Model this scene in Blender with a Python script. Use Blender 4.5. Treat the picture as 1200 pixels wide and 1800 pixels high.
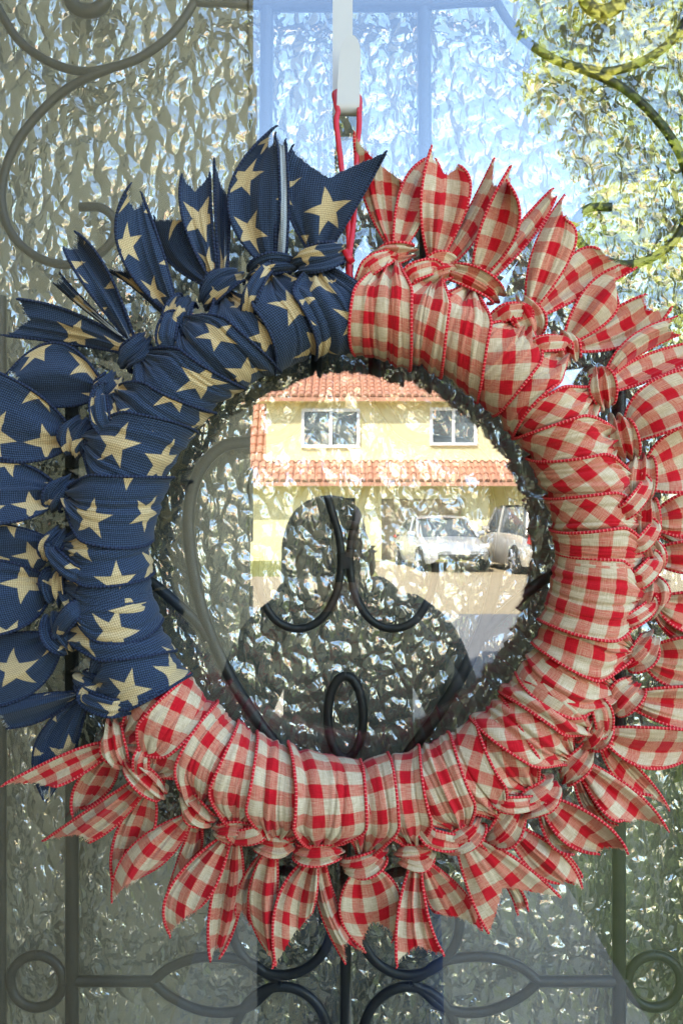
import bpy, math, random
import numpy as np
from mathutils import Vector, Matrix
random.seed(7); RNG = np.random.default_rng(7)
for o in list(bpy.data.objects): bpy.data.objects.remove(o)
S = bpy.context.scene
COL = S.collection
R = math.radians

# ------------------------------------------------------------------ camera, sky, sun, exposure
FPX, CAMD, CAMZ = 1500.0, 0.75, 1.58          # focal length in photo pixels, distance to the glass, lens height
cd = bpy.data.cameras.new('camera'); cam = bpy.data.objects.new('camera', cd); COL.objects.link(cam)
cd.sensor_fit = 'VERTICAL'; cd.sensor_height = 36; cd.sensor_width = 24; cd.lens = 36*FPX/1800
cam.location = (0, -CAMD, CAMZ); cam.rotation_euler = (R(90), 0, 0)
cd.clip_start = 0.01; cd.clip_end = 600
S.camera = cam
SUN_EL, SUN_AZ = R(50), R(-28)                  # azimuth from +Y (behind the door) towards +X
W = bpy.data.worlds.new('World'); S.world = W; W.use_nodes = True
nt = W.node_tree; bg = nt.nodes['Background']
sky = nt.nodes.new('ShaderNodeTexSky'); sky.sky_type = 'NISHITA'; sky.sun_disc = False
sky.sun_elevation = SUN_EL; sky.sun_rotation = SUN_AZ
nt.links.new(sky.outputs[0], bg.inputs[0]); bg.inputs[1].default_value = 0.15
sl = bpy.data.lights.new('sun', 'SUN'); sl.energy = 2.8; sl.angle = R(0.5); sl.color = (1, .95, .87)
so = bpy.data.objects.new('sun', sl); COL.objects.link(so)
sd = Vector((math.sin(SUN_AZ)*math.cos(SUN_EL), math.cos(SUN_AZ)*math.cos(SUN_EL), math.sin(SUN_EL)))
so.rotation_euler = sd.to_track_quat('Z', 'Y').to_euler(); so.location = (4, 8, 14)
vs = S.view_settings; vs.view_transform = 'Standard'; vs.look = 'None'; vs.gamma = 1; vs.use_curve_mapping = False
vs.exposure = 3.06
S.render.engine = 'CYCLES'; S.cycles.max_bounces = 7; S.cycles.diffuse_bounces = 3; S.cycles.glossy_bounces = 4; S.cycles.transparent_max_bounces = 8
S.cycles.caustics_reflective = False; S.cycles.caustics_refractive = False

# ------------------------------------------------------------------ helpers
def P(px, py, y):                              # photo pixel -> point on the plane at depth y (the glass is y = 0)
    k = (CAMD+y)/FPX
    return np.array([(px-600)*k, y, CAMZ-(py-900)*k])
def M(px, py, D):                              # pixel of something mirrored in the glass -> its real point, D in front of the glass
    k = (CAMD+D)/FPX
    return np.array([(px-600)*k, -D, CAMZ-(py-900)*k])
def smooth(a, b, x):
    t = np.clip((x-a)/(b-a), 0, 1); return t*t*(3-2*t)

class MB:
    def __init__(s): s.v=[]; s.f=[]; s.uv=[]; s.m=[]; s.n=0; s.sm=[]
    def grid(s, pts, uv, mat=0, sm=True, closed=False):   # pts (a,b,3)
        a,b,_ = pts.shape; o=s.n
        s.v.extend(map(tuple, pts.reshape(-1,3))); s.n += a*b
        U = uv.reshape(-1,2)
        for i in range(a-1):
            for j in range(b-1 if not closed else b):
                j2=(j+1)%b
                q=(i*b+j, i*b+j2, (i+1)*b+j2, (i+1)*b+j)
                s.f.append(tuple(o+x for x in q)); s.m.append(mat); s.sm.append(sm)
                s.uv.extend(tuple(U[x]) for x in q)
    def poly(s, pts, mat=0, sm=False, uv=None):
        o=s.n; s.v.extend(tuple(p) for p in pts); s.n+=len(pts)
        s.f.append(tuple(range(o,o+len(pts)))); s.m.append(mat); s.sm.append(sm)
        s.uv.extend(uv if uv is not None else [(p[0],p[2]) for p in pts])
    def tube(s, pts, r, mat=0, sides=8, cap=True, flat=1.0, up=None):
        pts=np.asarray(pts,float); n=len(pts)
        rr=np.broadcast_to(np.asarray(r,float),(n,))
        T=np.gradient(pts,axis=0); T/=np.linalg.norm(T,axis=1)[:,None]+1e-12
        u=np.array(up if up is not None else [0,-1,0],float)
        if abs(T[0]@u)>.95: u=np.array([1,0,0.])
        rings=[]; L=np.r_[0,np.cumsum(np.linalg.norm(np.diff(pts,axis=0),axis=1))]
        for i in range(n):
            u=u-T[i]*(T[i]@u); u/=np.linalg.norm(u); w=np.cross(T[i],u)
            a=np.linspace(0,2*np.pi,sides,endpoint=False)
            rings.append(pts[i]+rr[i]*(np.cos(a)[:,None]*u*flat+np.sin(a)[:,None]*w))
        G=np.array(rings); UV=np.stack(np.meshgrid(L,np.linspace(0,1,sides),indexing='ij'),-1)
        s.grid(G,UV,mat,True,True)
        if cap:
            s.poly(G[0][::-1],mat,True,[(0,0)]*sides); s.poly(G[-1],mat,True,[(0,0)]*sides)
    def box(s, lo, hi, mat=0):
        x0,y0,z0=lo; x1,y1,z1=hi
        c=[(x0,y0,z0),(x1,y0,z0),(x1,y1,z0),(x0,y1,z0),(x0,y0,z1),(x1,y0,z1),(x1,y1,z1),(x0,y1,z1)]
        for q in ((0,3,2,1),(4,5,6,7),(0,1,5,4),(1,2,6,5),(2,3,7,6),(3,0,4,7)):
            s.poly([c[i] for i in q],mat)
    def mesh(s, name, mats):
        me=bpy.data.meshes.new(name); me.from_pydata(s.v,[],s.f); 
        for m in mats: me.materials.append(m)
        me.polygons.foreach_set('material_index',s.m); me.polygons.foreach_set('use_smooth',s.sm)
        ul=me.uv_layers.new(name='UVMap'); ul.data.foreach_set('uv',np.array(s.uv,'f').ravel())
        me.update(); return me
    def obj(s, name, mats, parent=None):
        if not isinstance(mats,(list,tuple)): mats=[mats]
        o=bpy.data.objects.new(name,s.mesh(name,mats)); COL.objects.link(o)
        if parent: o.parent=parent; o.matrix_parent_inverse=Matrix.Translation(parent.location).inverted() if parent.type=='EMPTY' else Matrix.Identity(4)
        return o
def tag(o,label=None,cat=None,group=None,kind=None):
    if label:o['label']=label
    if cat:o['category']=cat
    if group:o['group']=group
    if kind:o['kind']=kind
    return o
def empty(name,loc,label,cat,group=None):
    o=bpy.data.objects.new(name,None); COL.objects.link(o); o.location=loc; o.empty_display_size=.1
    return tag(o,label,cat,group)
def boxobj(name,lo,hi,mat,parent=None,bevel=0):
    b=MB(); b.box(lo,hi); o=b.obj(name,mat,parent)
    if bevel:
        m=o.modifiers.new('bevel','BEVEL'); m.width=bevel; m.segments=2
    return o
def spline(pts, n=12):
    p=np.asarray(pts,float); p=np.vstack([2*p[0]-p[1],p,2*p[-1]-p[-2]]); out=[]
    for i in range(1,len(p)-2):
        for t in np.linspace(0,1,n,endpoint=False):
            a,b,c,d=p[i-1:i+3]
            out.append(.5*((2*b)+(c-a)*t+(2*a-5*b+4*c-d)*t*t+(3*b-a-3*c+d)*t**3))
    out.append(p[-2]); return np.array(out)

# ------------------------------------------------------------------ node material helper
class N:
    def __init__(s,name):
        s.mat=bpy.data.materials.new(name); s.mat.use_nodes=True; s.t=s.mat.node_tree
        s.t.nodes.clear(); s.out=s.t.nodes.new('ShaderNodeOutputMaterial')
    def n(s,kind,**kw):
        x=s.t.nodes.new('ShaderNode'+kind)
        for k,v in kw.items(): setattr(x,k,v)
        return x
    def L(s,a,b): s.t.links.new(a,b)
    def put(s,sock,v):
        if isinstance(v,bpy.types.NodeSocket): s.L(v,sock)
        else:
            if hasattr(sock.default_value,'__len__') and not hasattr(v,'__len__'): v=(v,)*len(sock.default_value)
            elif hasattr(sock.default_value,'__len__') and len(sock.default_value)==4 and len(v)==3: v=(*v,1)
            sock.default_value=v
    def m(s,op,a,b=0.0,c=None,clamp=False):
        x=s.n('Math',operation=op,use_clamp=clamp); s.put(x.inputs[0],a); s.put(x.inputs[1],b)
        if c is not None: s.put(x.inputs[2],c)
        return x.outputs[0]
    def mix(s,f,a,b,bt='MIX'):
        x=s.n('MixRGB',blend_type=bt); s.put(x.inputs[0],f); s.put(x.inputs[1],a); s.put(x.inputs[2],b); return x.outputs[0]
    def noise(s,vec,scale,detail=3,rough=.5,dist=0):
        x=s.n('TexNoise'); s.put(x.inputs['Vector'],vec); x.inputs['Scale'].default_value=scale
        x.inputs['Detail'].default_value=detail; x.inputs['Roughness'].default_value=rough; x.inputs['Distortion'].default_value=dist
        return x.outputs['Fac']
    def xyz(s,a,b,c=0.0):
        x=s.n('CombineXYZ'); s.put(x.inputs[0],a); s.put(x.inputs[1],b); s.put(x.inputs[2],c); return x.outputs[0]
    def sep(s,v):
        x=s.n('SeparateXYZ'); s.L(v,x.inputs[0]); return x.outputs
    def step(s,x,a,b):                              # smooth 0..1 ramp
        r=s.n('MapRange',interpolation_type='SMOOTHSTEP'); s.put(r.inputs[0],x); s.put(r.inputs[1],a); s.put(r.inputs[2],b); return r.outputs[0]
    def bump(s,h,strength=.3,dist=.001,nrm=None):
        x=s.n('Bump'); s.L(h,x.inputs['Height']); x.inputs['Strength'].default_value=strength; x.inputs['Distance'].default_value=dist
        if nrm: s.L(nrm,x.inputs['Normal'])
        return x.outputs[0]
    def bsdf(s,col,rough=.6,metal=0,nrm=None,spec=.5,**kw):
        x=s.n('BsdfPrincipled'); s.put(x.inputs['Base Color'],col); s.put(x.inputs['Roughness'],rough); x.inputs['Metallic'].default_value=metal
        x.inputs['Specular IOR Level'].default_value=spec
        if nrm: s.L(nrm,x.inputs['Normal'])
        for k,v in kw.items(): s.put(x.inputs[k],v)
        return x.outputs[0]
    def done(s,sh): s.L(sh,s.out.inputs['Surface']); return s.mat
def plain(name,col,rough=.6,metal=0,var=.12,scale=8,bump=0,bdist=.002,spec=.5,bscale=None):
    m=N(name); g=m.n('TexCoord').outputs['Object']
    nz=m.noise(g,scale,4)
    c=m.mix(nz,tuple(x*(1-var) for x in col),tuple(min(1,x*(1+var)) for x in col))
    nr=m.bump(m.noise(g,bscale or scale*6,4),bump,bdist) if bump else None
    return m.done(m.bsdf(c,rough,metal,nr,spec))

# ------------------------------------------------------------------ cloth materials (UV in metres along / across the ribbon)
def weave(m,u,v,pitch):
    a=m.m('SINE',m.m('MULTIPLY',u,2*math.pi/pitch)); b=m.m('SINE',m.m('MULTIPLY',v,2*math.pi/pitch))
    return m.m('MULTIPLY',a,b)
def gingham():
    m=N('red_gingham'); uv=m.n('UVMap').outputs[0]; o=m.sep(uv)
    wob=m.m('MULTIPLY',m.m('SUBTRACT',m.noise(uv,60,2),.5),.0022)
    u=m.m('ADD',o[0],wob); v=m.m('ADD',o[1],wob)
    per=.0232
    def stripe(x,off):
        f=m.m('FRACT',m.m('ADD',m.m('DIVIDE',x,per),off+20))
        a=m.step(f,.0,.035); b=m.step(f,.455,.49)
        return m.m('SUBTRACT',a,b)
    su=stripe(u,.0); sv=stripe(v,.73)
    # threads: long fine streaks in both directions
    tu=m.noise(m.xyz(m.m('MULTIPLY',u,2600),m.m('MULTIPLY',v,90)),1,2,.6)
    tv=m.noise(m.xyz(m.m('MULTIPLY',u,90),m.m('MULTIPLY',v,2600)),1,2,.6)
    thr=m.m('MULTIPLY',m.m('ADD',tu,tv),.5)
    light=m.mix(m.step(thr,.38,.62),(.54,.40,.235),(.78,.65,.435))
    mid=m.mix(m.step(thr,.40,.60),(.60,.12,.075),(.70,.35,.215))
    red=m.mix(m.step(thr,.35,.65),(.49,.004,.010),(.69,.013,.024))
    c=m.mix(su,m.mix(sv,light,mid),m.mix(sv,mid,red))
    h=m.m('ADD',weave(m,u,v,.0013),m.m('MULTIPLY',thr,2.2))
    nr=m.bump(h,.35,.0004)
    b=m.bsdf(c,.92,0,nr,.15,**{'Sheen Weight':.15,'Sheen Roughness':.5})
    tr=m.n('BsdfTranslucent'); m.L(c,tr.inputs[0]); mx=m.n('MixShader'); mx.inputs[0].default_value=.14
    m.L(b,mx.inputs[1]); m.L(tr.outputs[0],mx.inputs[2]); return m.done(mx.outputs[0])
def starcloth(back=False):
    m=N('navy_star_cloth' if not back else 'navy_cloth_back'); uv=m.n('UVMap').outputs[0]; o=m.sep(uv)
    cell=.044
    info=m.n('ObjectInfo').outputs['Random']
    ux=m.m('ADD',m.m('DIVIDE',o[0],cell),m.m('MULTIPLY',info,7)); uy=m.m('ADD',m.m('DIVIDE',o[1],cell),m.m('MULTIPLY',info,13))
    # brick-like stagger of rows
    row=m.m('FLOOR',uy); ux=m.m('ADD',ux,m.m('MULTIPLY',row,.47))
    cx=m.m('FLOOR',ux)
    wn=m.n('TexWhiteNoise'); m.L(m.xyz(cx,row),wn.inputs['Vector']); rc=m.sep(wn.outputs['Color'])
    lx=m.m('SUBTRACT',m.m('SUBTRACT',m.m('FRACT',ux),.5),m.m('MULTIPLY',m.m('SUBTRACT',rc[0],.5),.18))
    ly=m.m('SUBTRACT',m.m('SUBTRACT',m.m('FRACT',uy),.5),m.m('MULTIPLY',m.m('SUBTRACT',rc[1],.5),.18))
    rho=m.m('MULTIPLY',m.m('SQRT',m.m('ADD',m.m('MULTIPLY',lx,lx),m.m('MULTIPLY',ly,ly))),m.m('ADD',.82,m.m('MULTIPLY',rc[0],.36)))
    ang=m.m('ADD',m.m('ARCTAN2',ly,lx),m.m('MULTIPLY',rc[2],6.283))
    seg=2*math.pi/5
    f=m.m('ABSOLUTE',m.m('SUBTRACT',m.m('FRACT',m.m('ADD',m.m('DIVIDE',ang,seg),10.5)),.5))
    phi=m.m('MULTIPLY',f,seg)
    Rr,rr=.43,.165; s36=math.sin(math.pi/5); c36=math.cos(math.pi/5)
    nx,ny,cc=rr*s36,Rr-rr*c36,Rr*rr*s36
    d=m.m('SUBTRACT',cc,m.m('MULTIPLY',rho,m.m('ADD',m.m('MULTIPLY',m.m('COSINE',phi),nx),m.m('MULTIPLY',m.m('SINE',phi),ny))))
    wear=m.noise(m.xyz(m.m('MULTIPLY',o[0],420),m.m('MULTIPLY',o[1],420)),1,3,.75)
    star=m.m('MULTIPLY',m.step(d,-.0030,.0030),m.step(wear,.22,.40))
    star=m.m('MULTIPLY',star,m.m('GREATER_THAN',wn.outputs['Value'],.12))
    wv=weave(m,m.m('ADD',o[0],o[1]),m.m('SUBTRACT',o[0],o[1]),.0034)
    thr=m.noise(m.xyz(m.m('MULTIPLY',o[0],900),m.m('MULTIPLY',o[1],900)),1,3,.7)
    k=m.m('ADD',m.m('MULTIPLY',wv,.35),thr)
    navy=m.mix(m.step(k,.15,.95),(.006,.011,.024),(.050,.080,.138))
    tan=m.mix(m.step(k,.2,.9),(.40,.28,.12),(.66,.50,.27))
    c=m.mix(star,navy,tan)
    if back: c=m.mix(m.step(k,.1,.9),(.26,.28,.29),(.50,.52,.50))
    nr=m.bump(m.m('ADD',m.m('MULTIPLY',wv,.6),thr),.5,.0006)
    return m.done(m.bsdf(c,.9,0,nr,.2,**{'Sheen Weight':.12}))
def cord(name,base,dot,p=.0029,w=.35):
    m=N(name); o=m.sep(m.n('UVMap').outputs[0])
    s=m.m('SINE',m.m('MULTIPLY',o[0],2*math.pi/p))
    c=m.mix(m.step(s,w,w+.5),base,dot)
    return m.done(m.bsdf(c,.7,0,m.bump(s,.5,.0006),.3))
GING=gingham(); STAR=starcloth(); SBACK=starcloth(True)
RCORD=cord('red_edge_cord',(.58,.008,.020),(.74,.17,.14)); NCORD=cord('navy_edge_cord',(.010,.016,.040),(.022,.036,.07))
def ging_back():
    return GING
FOAM=plain('white_foam',(.80,.81,.84),.8,0,.04,60,.25,.001)

# ------------------------------------------------------------------ glass, iron
def schlick(m,f0,nrm=None):                        # reflectance of a coated pane, same from both sides
    g=m.n('NewGeometry'); d=m.n('VectorMath',operation='DOT_PRODUCT'); m.L(g.outputs['Incoming'],d.inputs[0]); m.L(nrm or g.outputs['Normal'],d.inputs[1])
    c=m.m('SUBTRACT',1,m.m('ABSOLUTE',d.outputs['Value']),clamp=True)
    return m.m('ADD',f0,m.m('MULTIPLY',m.m('POWER',c,5),1-f0))
def clear_glass():
    m=N('clear_glass'); F=schlick(m,.105)
    g=m.n('BsdfGlossy'); g.inputs['Roughness'].default_value=0; g.inputs['Color'].default_value=(1,1,1,1)
    t=m.n('BsdfTransparent'); t.inputs[0].default_value=(.97,.98,.97,1)
    x=m.n('MixShader'); m.L(F,x.inputs[0]); m.L(t.outputs[0],x.inputs[1]); m.L(g.outputs[0],x.inputs[2]); return m.done(x.outputs[0])
def textured_glass():
    m=N('hammered_glass'); g=m.n('TexCoord').outputs['Object']
    mp=m.n('Mapping'); m.L(g,mp.inputs[0]); mp.inputs['Scale'].default_value=(1,1,.74)
    nz=m.n('TexNoise'); m.L(mp.outputs[0],nz.inputs['Vector']); nz.inputs['Scale'].default_value=45; nz.inputs['Detail'].default_value=2
    off=m.n('VectorMath',operation='MULTIPLY_ADD'); m.L(nz.outputs['Color'],off.inputs[0]); off.inputs[1].default_value=(.016,)*3; m.L(mp.outputs[0],off.inputs[2])
    v=m.n('TexVoronoi',feature='SMOOTH_F1'); m.L(off.outputs[0],v.inputs['Vector']); v.inputs['Scale'].default_value=78; v.inputs['Smoothness'].default_value=.12
    dome=m.m('POWER',v.outputs['Distance'],1.8)
    h=m.m('ADD',m.m('MULTIPLY',dome,-1.3),m.m('ADD',m.m('MULTIPLY',m.noise(off.outputs[0],135,1,.4,.5),.60),m.m('MULTIPLY',m.noise(off.outputs[0],190,1,.4,.5),.16)))
    nr=m.bump(h,1.0,.0029)
    gl=m.n('BsdfGlossy'); gl.inputs['Roughness'].default_value=.055; gl.inputs['Color'].default_value=(1,1,.96,1); m.L(nr,gl.inputs['Normal'])
    df=m.n('BsdfDiffuse'); df.inputs[0].default_value=(.29,.275,.205,1); m.L(nr,df.inputs['Normal'])
    tr=m.n('BsdfTransparent'); tr.inputs[0].default_value=(.55,.56,.52,1)
    a=m.n('MixShader'); a.inputs[0].default_value=.72; m.L(tr.outputs[0],a.inputs[1]); m.L(df.outputs[0],a.inputs[2])
    F=schlick(m,.29,nr)
    b=m.n('MixShader'); m.L(F,b.inputs[0]); m.L(a.outputs[0],b.inputs[1]); m.L(gl.outputs[0],b.inputs[2])
    return m.done(b.outputs[0])
CLEAR=clear_glass(); HAMMER=textured_glass()
IRON=plain('black_iron',(.022,.023,.022),.42,.3,.3,120,.25,.0006,.5)
WHITE_METAL=plain('white_painted_metal',(.56,.545,.50),.35,0,.05,30,.05,.0004)
SATIN=plain('red_satin',(.55,.008,.018),.4,0,.1,200)
STUCCO=plain('beige_stucco',(.36,.29,.175),.9,0,.10,3,.5,.006,.2,60)
DARKWALL=plain('hall_paint',(.16,.15,.13),.8)
DOORPAINT=plain('dark_door_paint',(.05,.045,.04),.5)

# ================================================================== SETTING: ground, house around the door
GRASS=plain('lawn',(.27,.27,.085),.95,0,.35,6,.6,.03,.1,90)
CONC=plain('pale_concrete',(.44,.35,.215),.9,0,.10,2,.25,.004,.2,120)
WALKM=plain('grey_concrete',(.46,.395,.29),.9,0,.08,3,.25,.003,.2,120)
ASPH=plain('worn_asphalt',(.22,.215,.205),.92,0,.15,2,.3,.006,.2,150)
def sheet(name,x0,x1,y0,y1,z,mat):
    b=MB(); b.poly([(x0,y0,z),(x1,y0,z),(x1,y1,z),(x0,y1,z)]); return tag(b.obj(name,mat),kind='structure')
sheet('ground',-150,150,-300,60,0,GRASS)
sheet('entry_walk',-.64,.95,-7.2,-.02,.004,WALKM)
sheet('road',-60,60,-12.4,-7.2,.008,ASPH)
sheet('pavement',-60,60,-20.0,-12.4,.008,CONC)
sheet('driveway',.9,9.0,-26.3,-20.0,.010,CONC)

hf=empty('house_front',(0,.1,0),'beige stucco house front around the glass door','wall')
def wallbox(n,lo,hi,m=STUCCO): return boxobj(n,lo,hi,m,hf)
wallbox('wall_panel',(-5,.0,0),(-.52,.16,7.0)); wallbox('wall_panel',(.52,.0,0),(5,.16,7.0)); wallbox('wall_panel',(-.52,.0,2.5),(.52,.16,7.0))
hb=MB()
hx0,hx1,hy0,hy1,hz0,hz1=-.8,.8,.165,2.2,0.02,2.6
for q in ([(hx0,hy1,hz0),(hx1,hy1,hz0),(hx1,hy1,hz1),(hx0,hy1,hz1)],[(hx0,hy0,hz0),(hx0,hy1,hz0),(hx0,hy1,hz1),(hx0,hy0,hz1)],
          [(hx1,hy0,hz0),(hx1,hy1,hz0),(hx1,hy1,hz1),(hx1,hy0,hz1)],[(hx0,hy0,hz1),(hx1,hy0,hz1),(hx1,hy1,hz1),(hx0,hy1,hz1)],
          [(hx0,hy0,hz0),(hx1,hy0,hz0),(hx1,hy1,hz0),(hx0,hy1,hz0)]): hb.poly(q)
hb.obj('hall_lining',DARKWALL,hf)
sw=empty('side_wall',(-.8,-2.4,0),'beige stucco side wall of the entry, mirrored in the door glass','wall')
boxobj('wall_panel',(-.85,-4.17,0),(-.525,-.01,6.2),STUCCO,sw,.01)
boxobj('corbel',(-.80,-4.30,3.62),(-.50,-4.05,4.10),STUCCO,sw,.02)
for k_ in range(9): boxobj('quoin',(-.80,-4.20,.05+k_*.68),(-.512,-4.0-.12*(k_%2),.05+k_*.68+.42),STUCCO,sw,.02)
boxobj('coping',(-.89,-4.22,6.2),(-.49,-.01,6.30),STUCCO,sw,.01)

# ================================================================== FRONT DOOR
door=empty('front_door',(0,.03,.02),'dark front door with clear glass over hammered glass and black iron scrollwork','door')
boxobj('stile',(-.515,.0,.03),(-.36,.07,2.49),DOORPAINT,door,.004); boxobj('stile',(.36,.0,.03),(.515,.07,2.49),DOORPAINT,door,.004)
boxobj('rail',(-.36,.0,.03),(.36,.07,.45),DOORPAINT,door,.004); boxobj('rail',(-.36,.0,2.35),(.36,.07,2.49),DOORPAINT,door,.004)
boxobj('clear_pane',(-.358,.000,.452),(.358,.004,2.348),CLEAR,door)
boxobj('hammered_pane',(-.358,.046,.452),(.358,.050,2.348),HAMMER,door)
YI=.024; AX=607
def bar(pts,w=20,mirror=True,close=False,name='iron_scroll',sm=14):
    for sgn in ((1,-1) if mirror else (1,)):
        q=[((p[0] if sgn==1 else 2*AX-p[0]),p[1]) for p in pts]
        sp=spline(np.array(q),sm) if len(q)>2 else np.array([np.array(q[0])+(np.array(q[1])-np.array(q[0]))*t for t in np.linspace(0,1,4)],float)
        w3=np.array([P(a,b,YI) for a,b in sp]); b_=MB()
        b_.tube(w3,w*.5*(CAMD+YI)/FPX,0,10,True,.8); b_.obj(name,IRON,door)
def ring(cx,cy,rx,ry,w=18,mirror=True,name='iron_ring'):
    a=np.linspace(0,2*np.pi,41)
    bar([(cx+rx*math.sin(t),cy-ry*math.cos(t)) for t in a],w,mirror,name=name,sm=2)
# upper scrolls
bar([(352,-30),(338,10),(300,62),(245,102),(185,124),(120,155),(60,210),(18,275),(3,345),(18,405),(55,445),(108,465),(160,455),(196,425),(203,390),(180,366),(140,364)],16)
bar([(-30,-40),(-2,15),(35,72),(90,110),(150,126),(205,117)],16)
bar([(352,-30),(345,0),(400,4),(450,8),(470,5)],18)
ring(155,-8,32,28,26)
bar([(470,-60),(464,640)],24,name='iron_bar'); bar([(455,6),(759,6)],30,False,name='iron_bar')
bar([(127,560),(127,1900)],24,name='iron_bar'); bar([(2,520),(2,1900)],20,name='iron_bar')
# middle heart and inner scrolls
bar([(560,560),(556,640),(548,700),(505,760),(450,775),(392,785),(350,830),(332,900),(336,980),(352,1060),(372,1120),(405,1190),(450,1262),(500,1330),(560,1420)],22)
bar([(236,1008),(268,1025),(310,1060),(352,1100),(366,1125)],20)
bar([(548,790),(566,845),(585,905),(597,950),(599,1000),(588,1050),(562,1090),(525,1105),(487,1092),(462,1055),(450,1010),(452,980)],15)
boxobj('iron_collar',tuple(P(599,1000,YI-.006)),tuple(P(615,970,YI+.005)),IRON,door,.003)
ring(607,1260,31,72,17,False)
# lower band
ring(65,1725,46,46,18)
bar([(111,1725),(270,1725)],20,name='iron_bar')
bar([(268,1725),(300,1700),(350,1683),(400,1683),(440,1692),(470,1712),(490,1722)],18)
bar([(268,1725),(300,1752),(350,1775),(400,1780),(440,1768),(470,1742),(490,1728)],18)
ring(495,1622,88,92,18); ring(495,1826,82,92,18)
bar([(AX,1340),(AX,1900)],20,False,name='iron_bar')

# ================================================================== WREATH
RC0=P(620,980,-.042); KP=(CAMD-.042)/FPX; RCR=430*KP; TUBE=66*KP
wreath=empty('ribbon_wreath',tuple(RC0),'round wreath of knotted navy star and red gingham ribbon strips hanging on the glass door','wreath')
fm=MB(); a=np.linspace(0,2*np.pi,97); b=np.linspace(0,2*np.pi,24,endpoint=False); A,B=np.meshgrid(a,b,indexing='ij'); fr_=TUBE*.90
G=np.stack([RC0[0]+(RCR+fr_*np.cos(B))*np.sin(A),RC0[1]-fr_*np.sin(B),RC0[2]+(RCR+fr_*np.cos(B))*np.cos(A)],-1)
fm.grid(G,np.stack([A,B],-1),0,True,True); fm.obj('foam_ring',FOAM,wreath)
HW=.029                                           # half width of the ribbon cloth

def folds(n,rng,strength=1.0,w0=.05,w1=.16,neg=False):
    """random crease lines across s; returns f(s,w) with w in 0..1 how gathered the cloth is"""
    cs=rng.uniform(-.95,.95,n); wd=rng.uniform(w0,w1,n); am=rng.uniform(.4,1.0,n)*(-1 if neg else rng.choice([-1,1],n)); dr=rng.uniform(-.5,.5,n); ext=rng.uniform(.15,1.0,n)
    def f(s,w):
        h=np.zeros_like(s)
        for c,d,a_,k,e in zip(cs,wd,am,dr,ext):
            c2=c+k*(1-w)*.6
            h+=a_*np.exp(-((s-c2)/d)**2)*np.clip(e*.35+w,0,1)
        return h*strength
    return f

def make_wrap(theta_k,K,theta_i,hw,seed,tilt,lift,cloth,crd,name,turn=0):
    rng=np.random.default_rng(seed); ns,npn=65,64
    s=np.linspace(-1,1,ns); ph=np.radians(np.linspace(14,318,npn)); PH,Sg=np.meshgrid(ph,s,indexing='ij')
    deg=np.degrees(PH)
    gather=1-smooth(22,76,deg)                    # 1 at the knot
    gatherb=smooth(250,318,deg)
    g=np.maximum(gather,gatherb)
    h=hw*(1-.70*g)*(1+.06*np.sin(PH*2+seed))
    skew=smooth(20,150,deg)
    thc=theta_k*(1-skew)+theta_i*skew
    bend=rng.uniform(-.35,.35)*np.sin(np.clip((deg-20)/160,0,1)*np.pi)*hw/RCR
    rad_base=TUBE*1.0
    fl=folds(12,rng,.0040); fl2=folds(7,rng,.0026)
    s_w=Sg+.05*np.sin(PH*1.7+rng.uniform(0,6))
    disp=fl(s_w,gather)+fl2(s_w,np.full_like(gather,.45))*(1-gather)
    disp+=folds(6,rng,.0042,.022,.045,True)(s_w+.12*np.sin(PH*1.1+rng.uniform(0,6)),gather*.8+.25*np.sin(np.clip((deg-20)/150,0,1)*np.pi))
    disp+=.0030*np.cos(np.pi*Sg*2.5+rng.uniform(0,6))*gather**1.5
    puff=.0012*(1-Sg**2)*np.sin(np.clip((deg-20)/150,0,1)*np.pi)
    disp+=puff+lift+tilt*Sg
    ar=rad_base+disp
    rr=RCR+ar*np.cos(PH)
    th=thc+bend+Sg*h/np.maximum(rr,RCR*.8)
    X=RC0[0]+rr*np.sin(th); Z=RC0[2]+rr*np.cos(th); Y=RC0[1]-ar*np.sin(PH)
    pts=np.stack([X,Y,Z],-1)
    # pull the gathered end onto the knot
    er=np.array([math.sin(theta_k),0,math.cos(theta_k)]); et=np.array([math.cos(theta_k),0,-math.sin(theta_k)])
    w=smooth(62,16,deg)[...,None]
    tgt=K+et*(Sg*13*KP)[...,None]-er*(.004)+np.array([0,-1,0])*(.003*np.cos(Sg*7+seed)+disp*.5)[...,None]
    pts=pts*(1-w)+tgt*w
    arc=np.cumsum(np.r_[0,np.linalg.norm(np.diff(pts[:,ns//2],axis=0),axis=1)])
    u0=rng.uniform(0,.2)
    ra=turn+rng.uniform(-.25,.25); a_u=np.repeat(arc[:,None],ns,1)-arc[npn//3]; b_v=Sg*HW
    UV=np.stack([a_u*math.cos(ra)+b_v*math.sin(ra)+u0,b_v*math.cos(ra)-a_u*math.sin(ra)],-1)
    m=MB(); m.grid(pts,UV,0)
    for e in (0,-1): m.tube(pts[:,e]+np.array([0,-.0004,0]),.0013,1,6)
    return m.obj(name,[cloth,crd],wreath)

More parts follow.
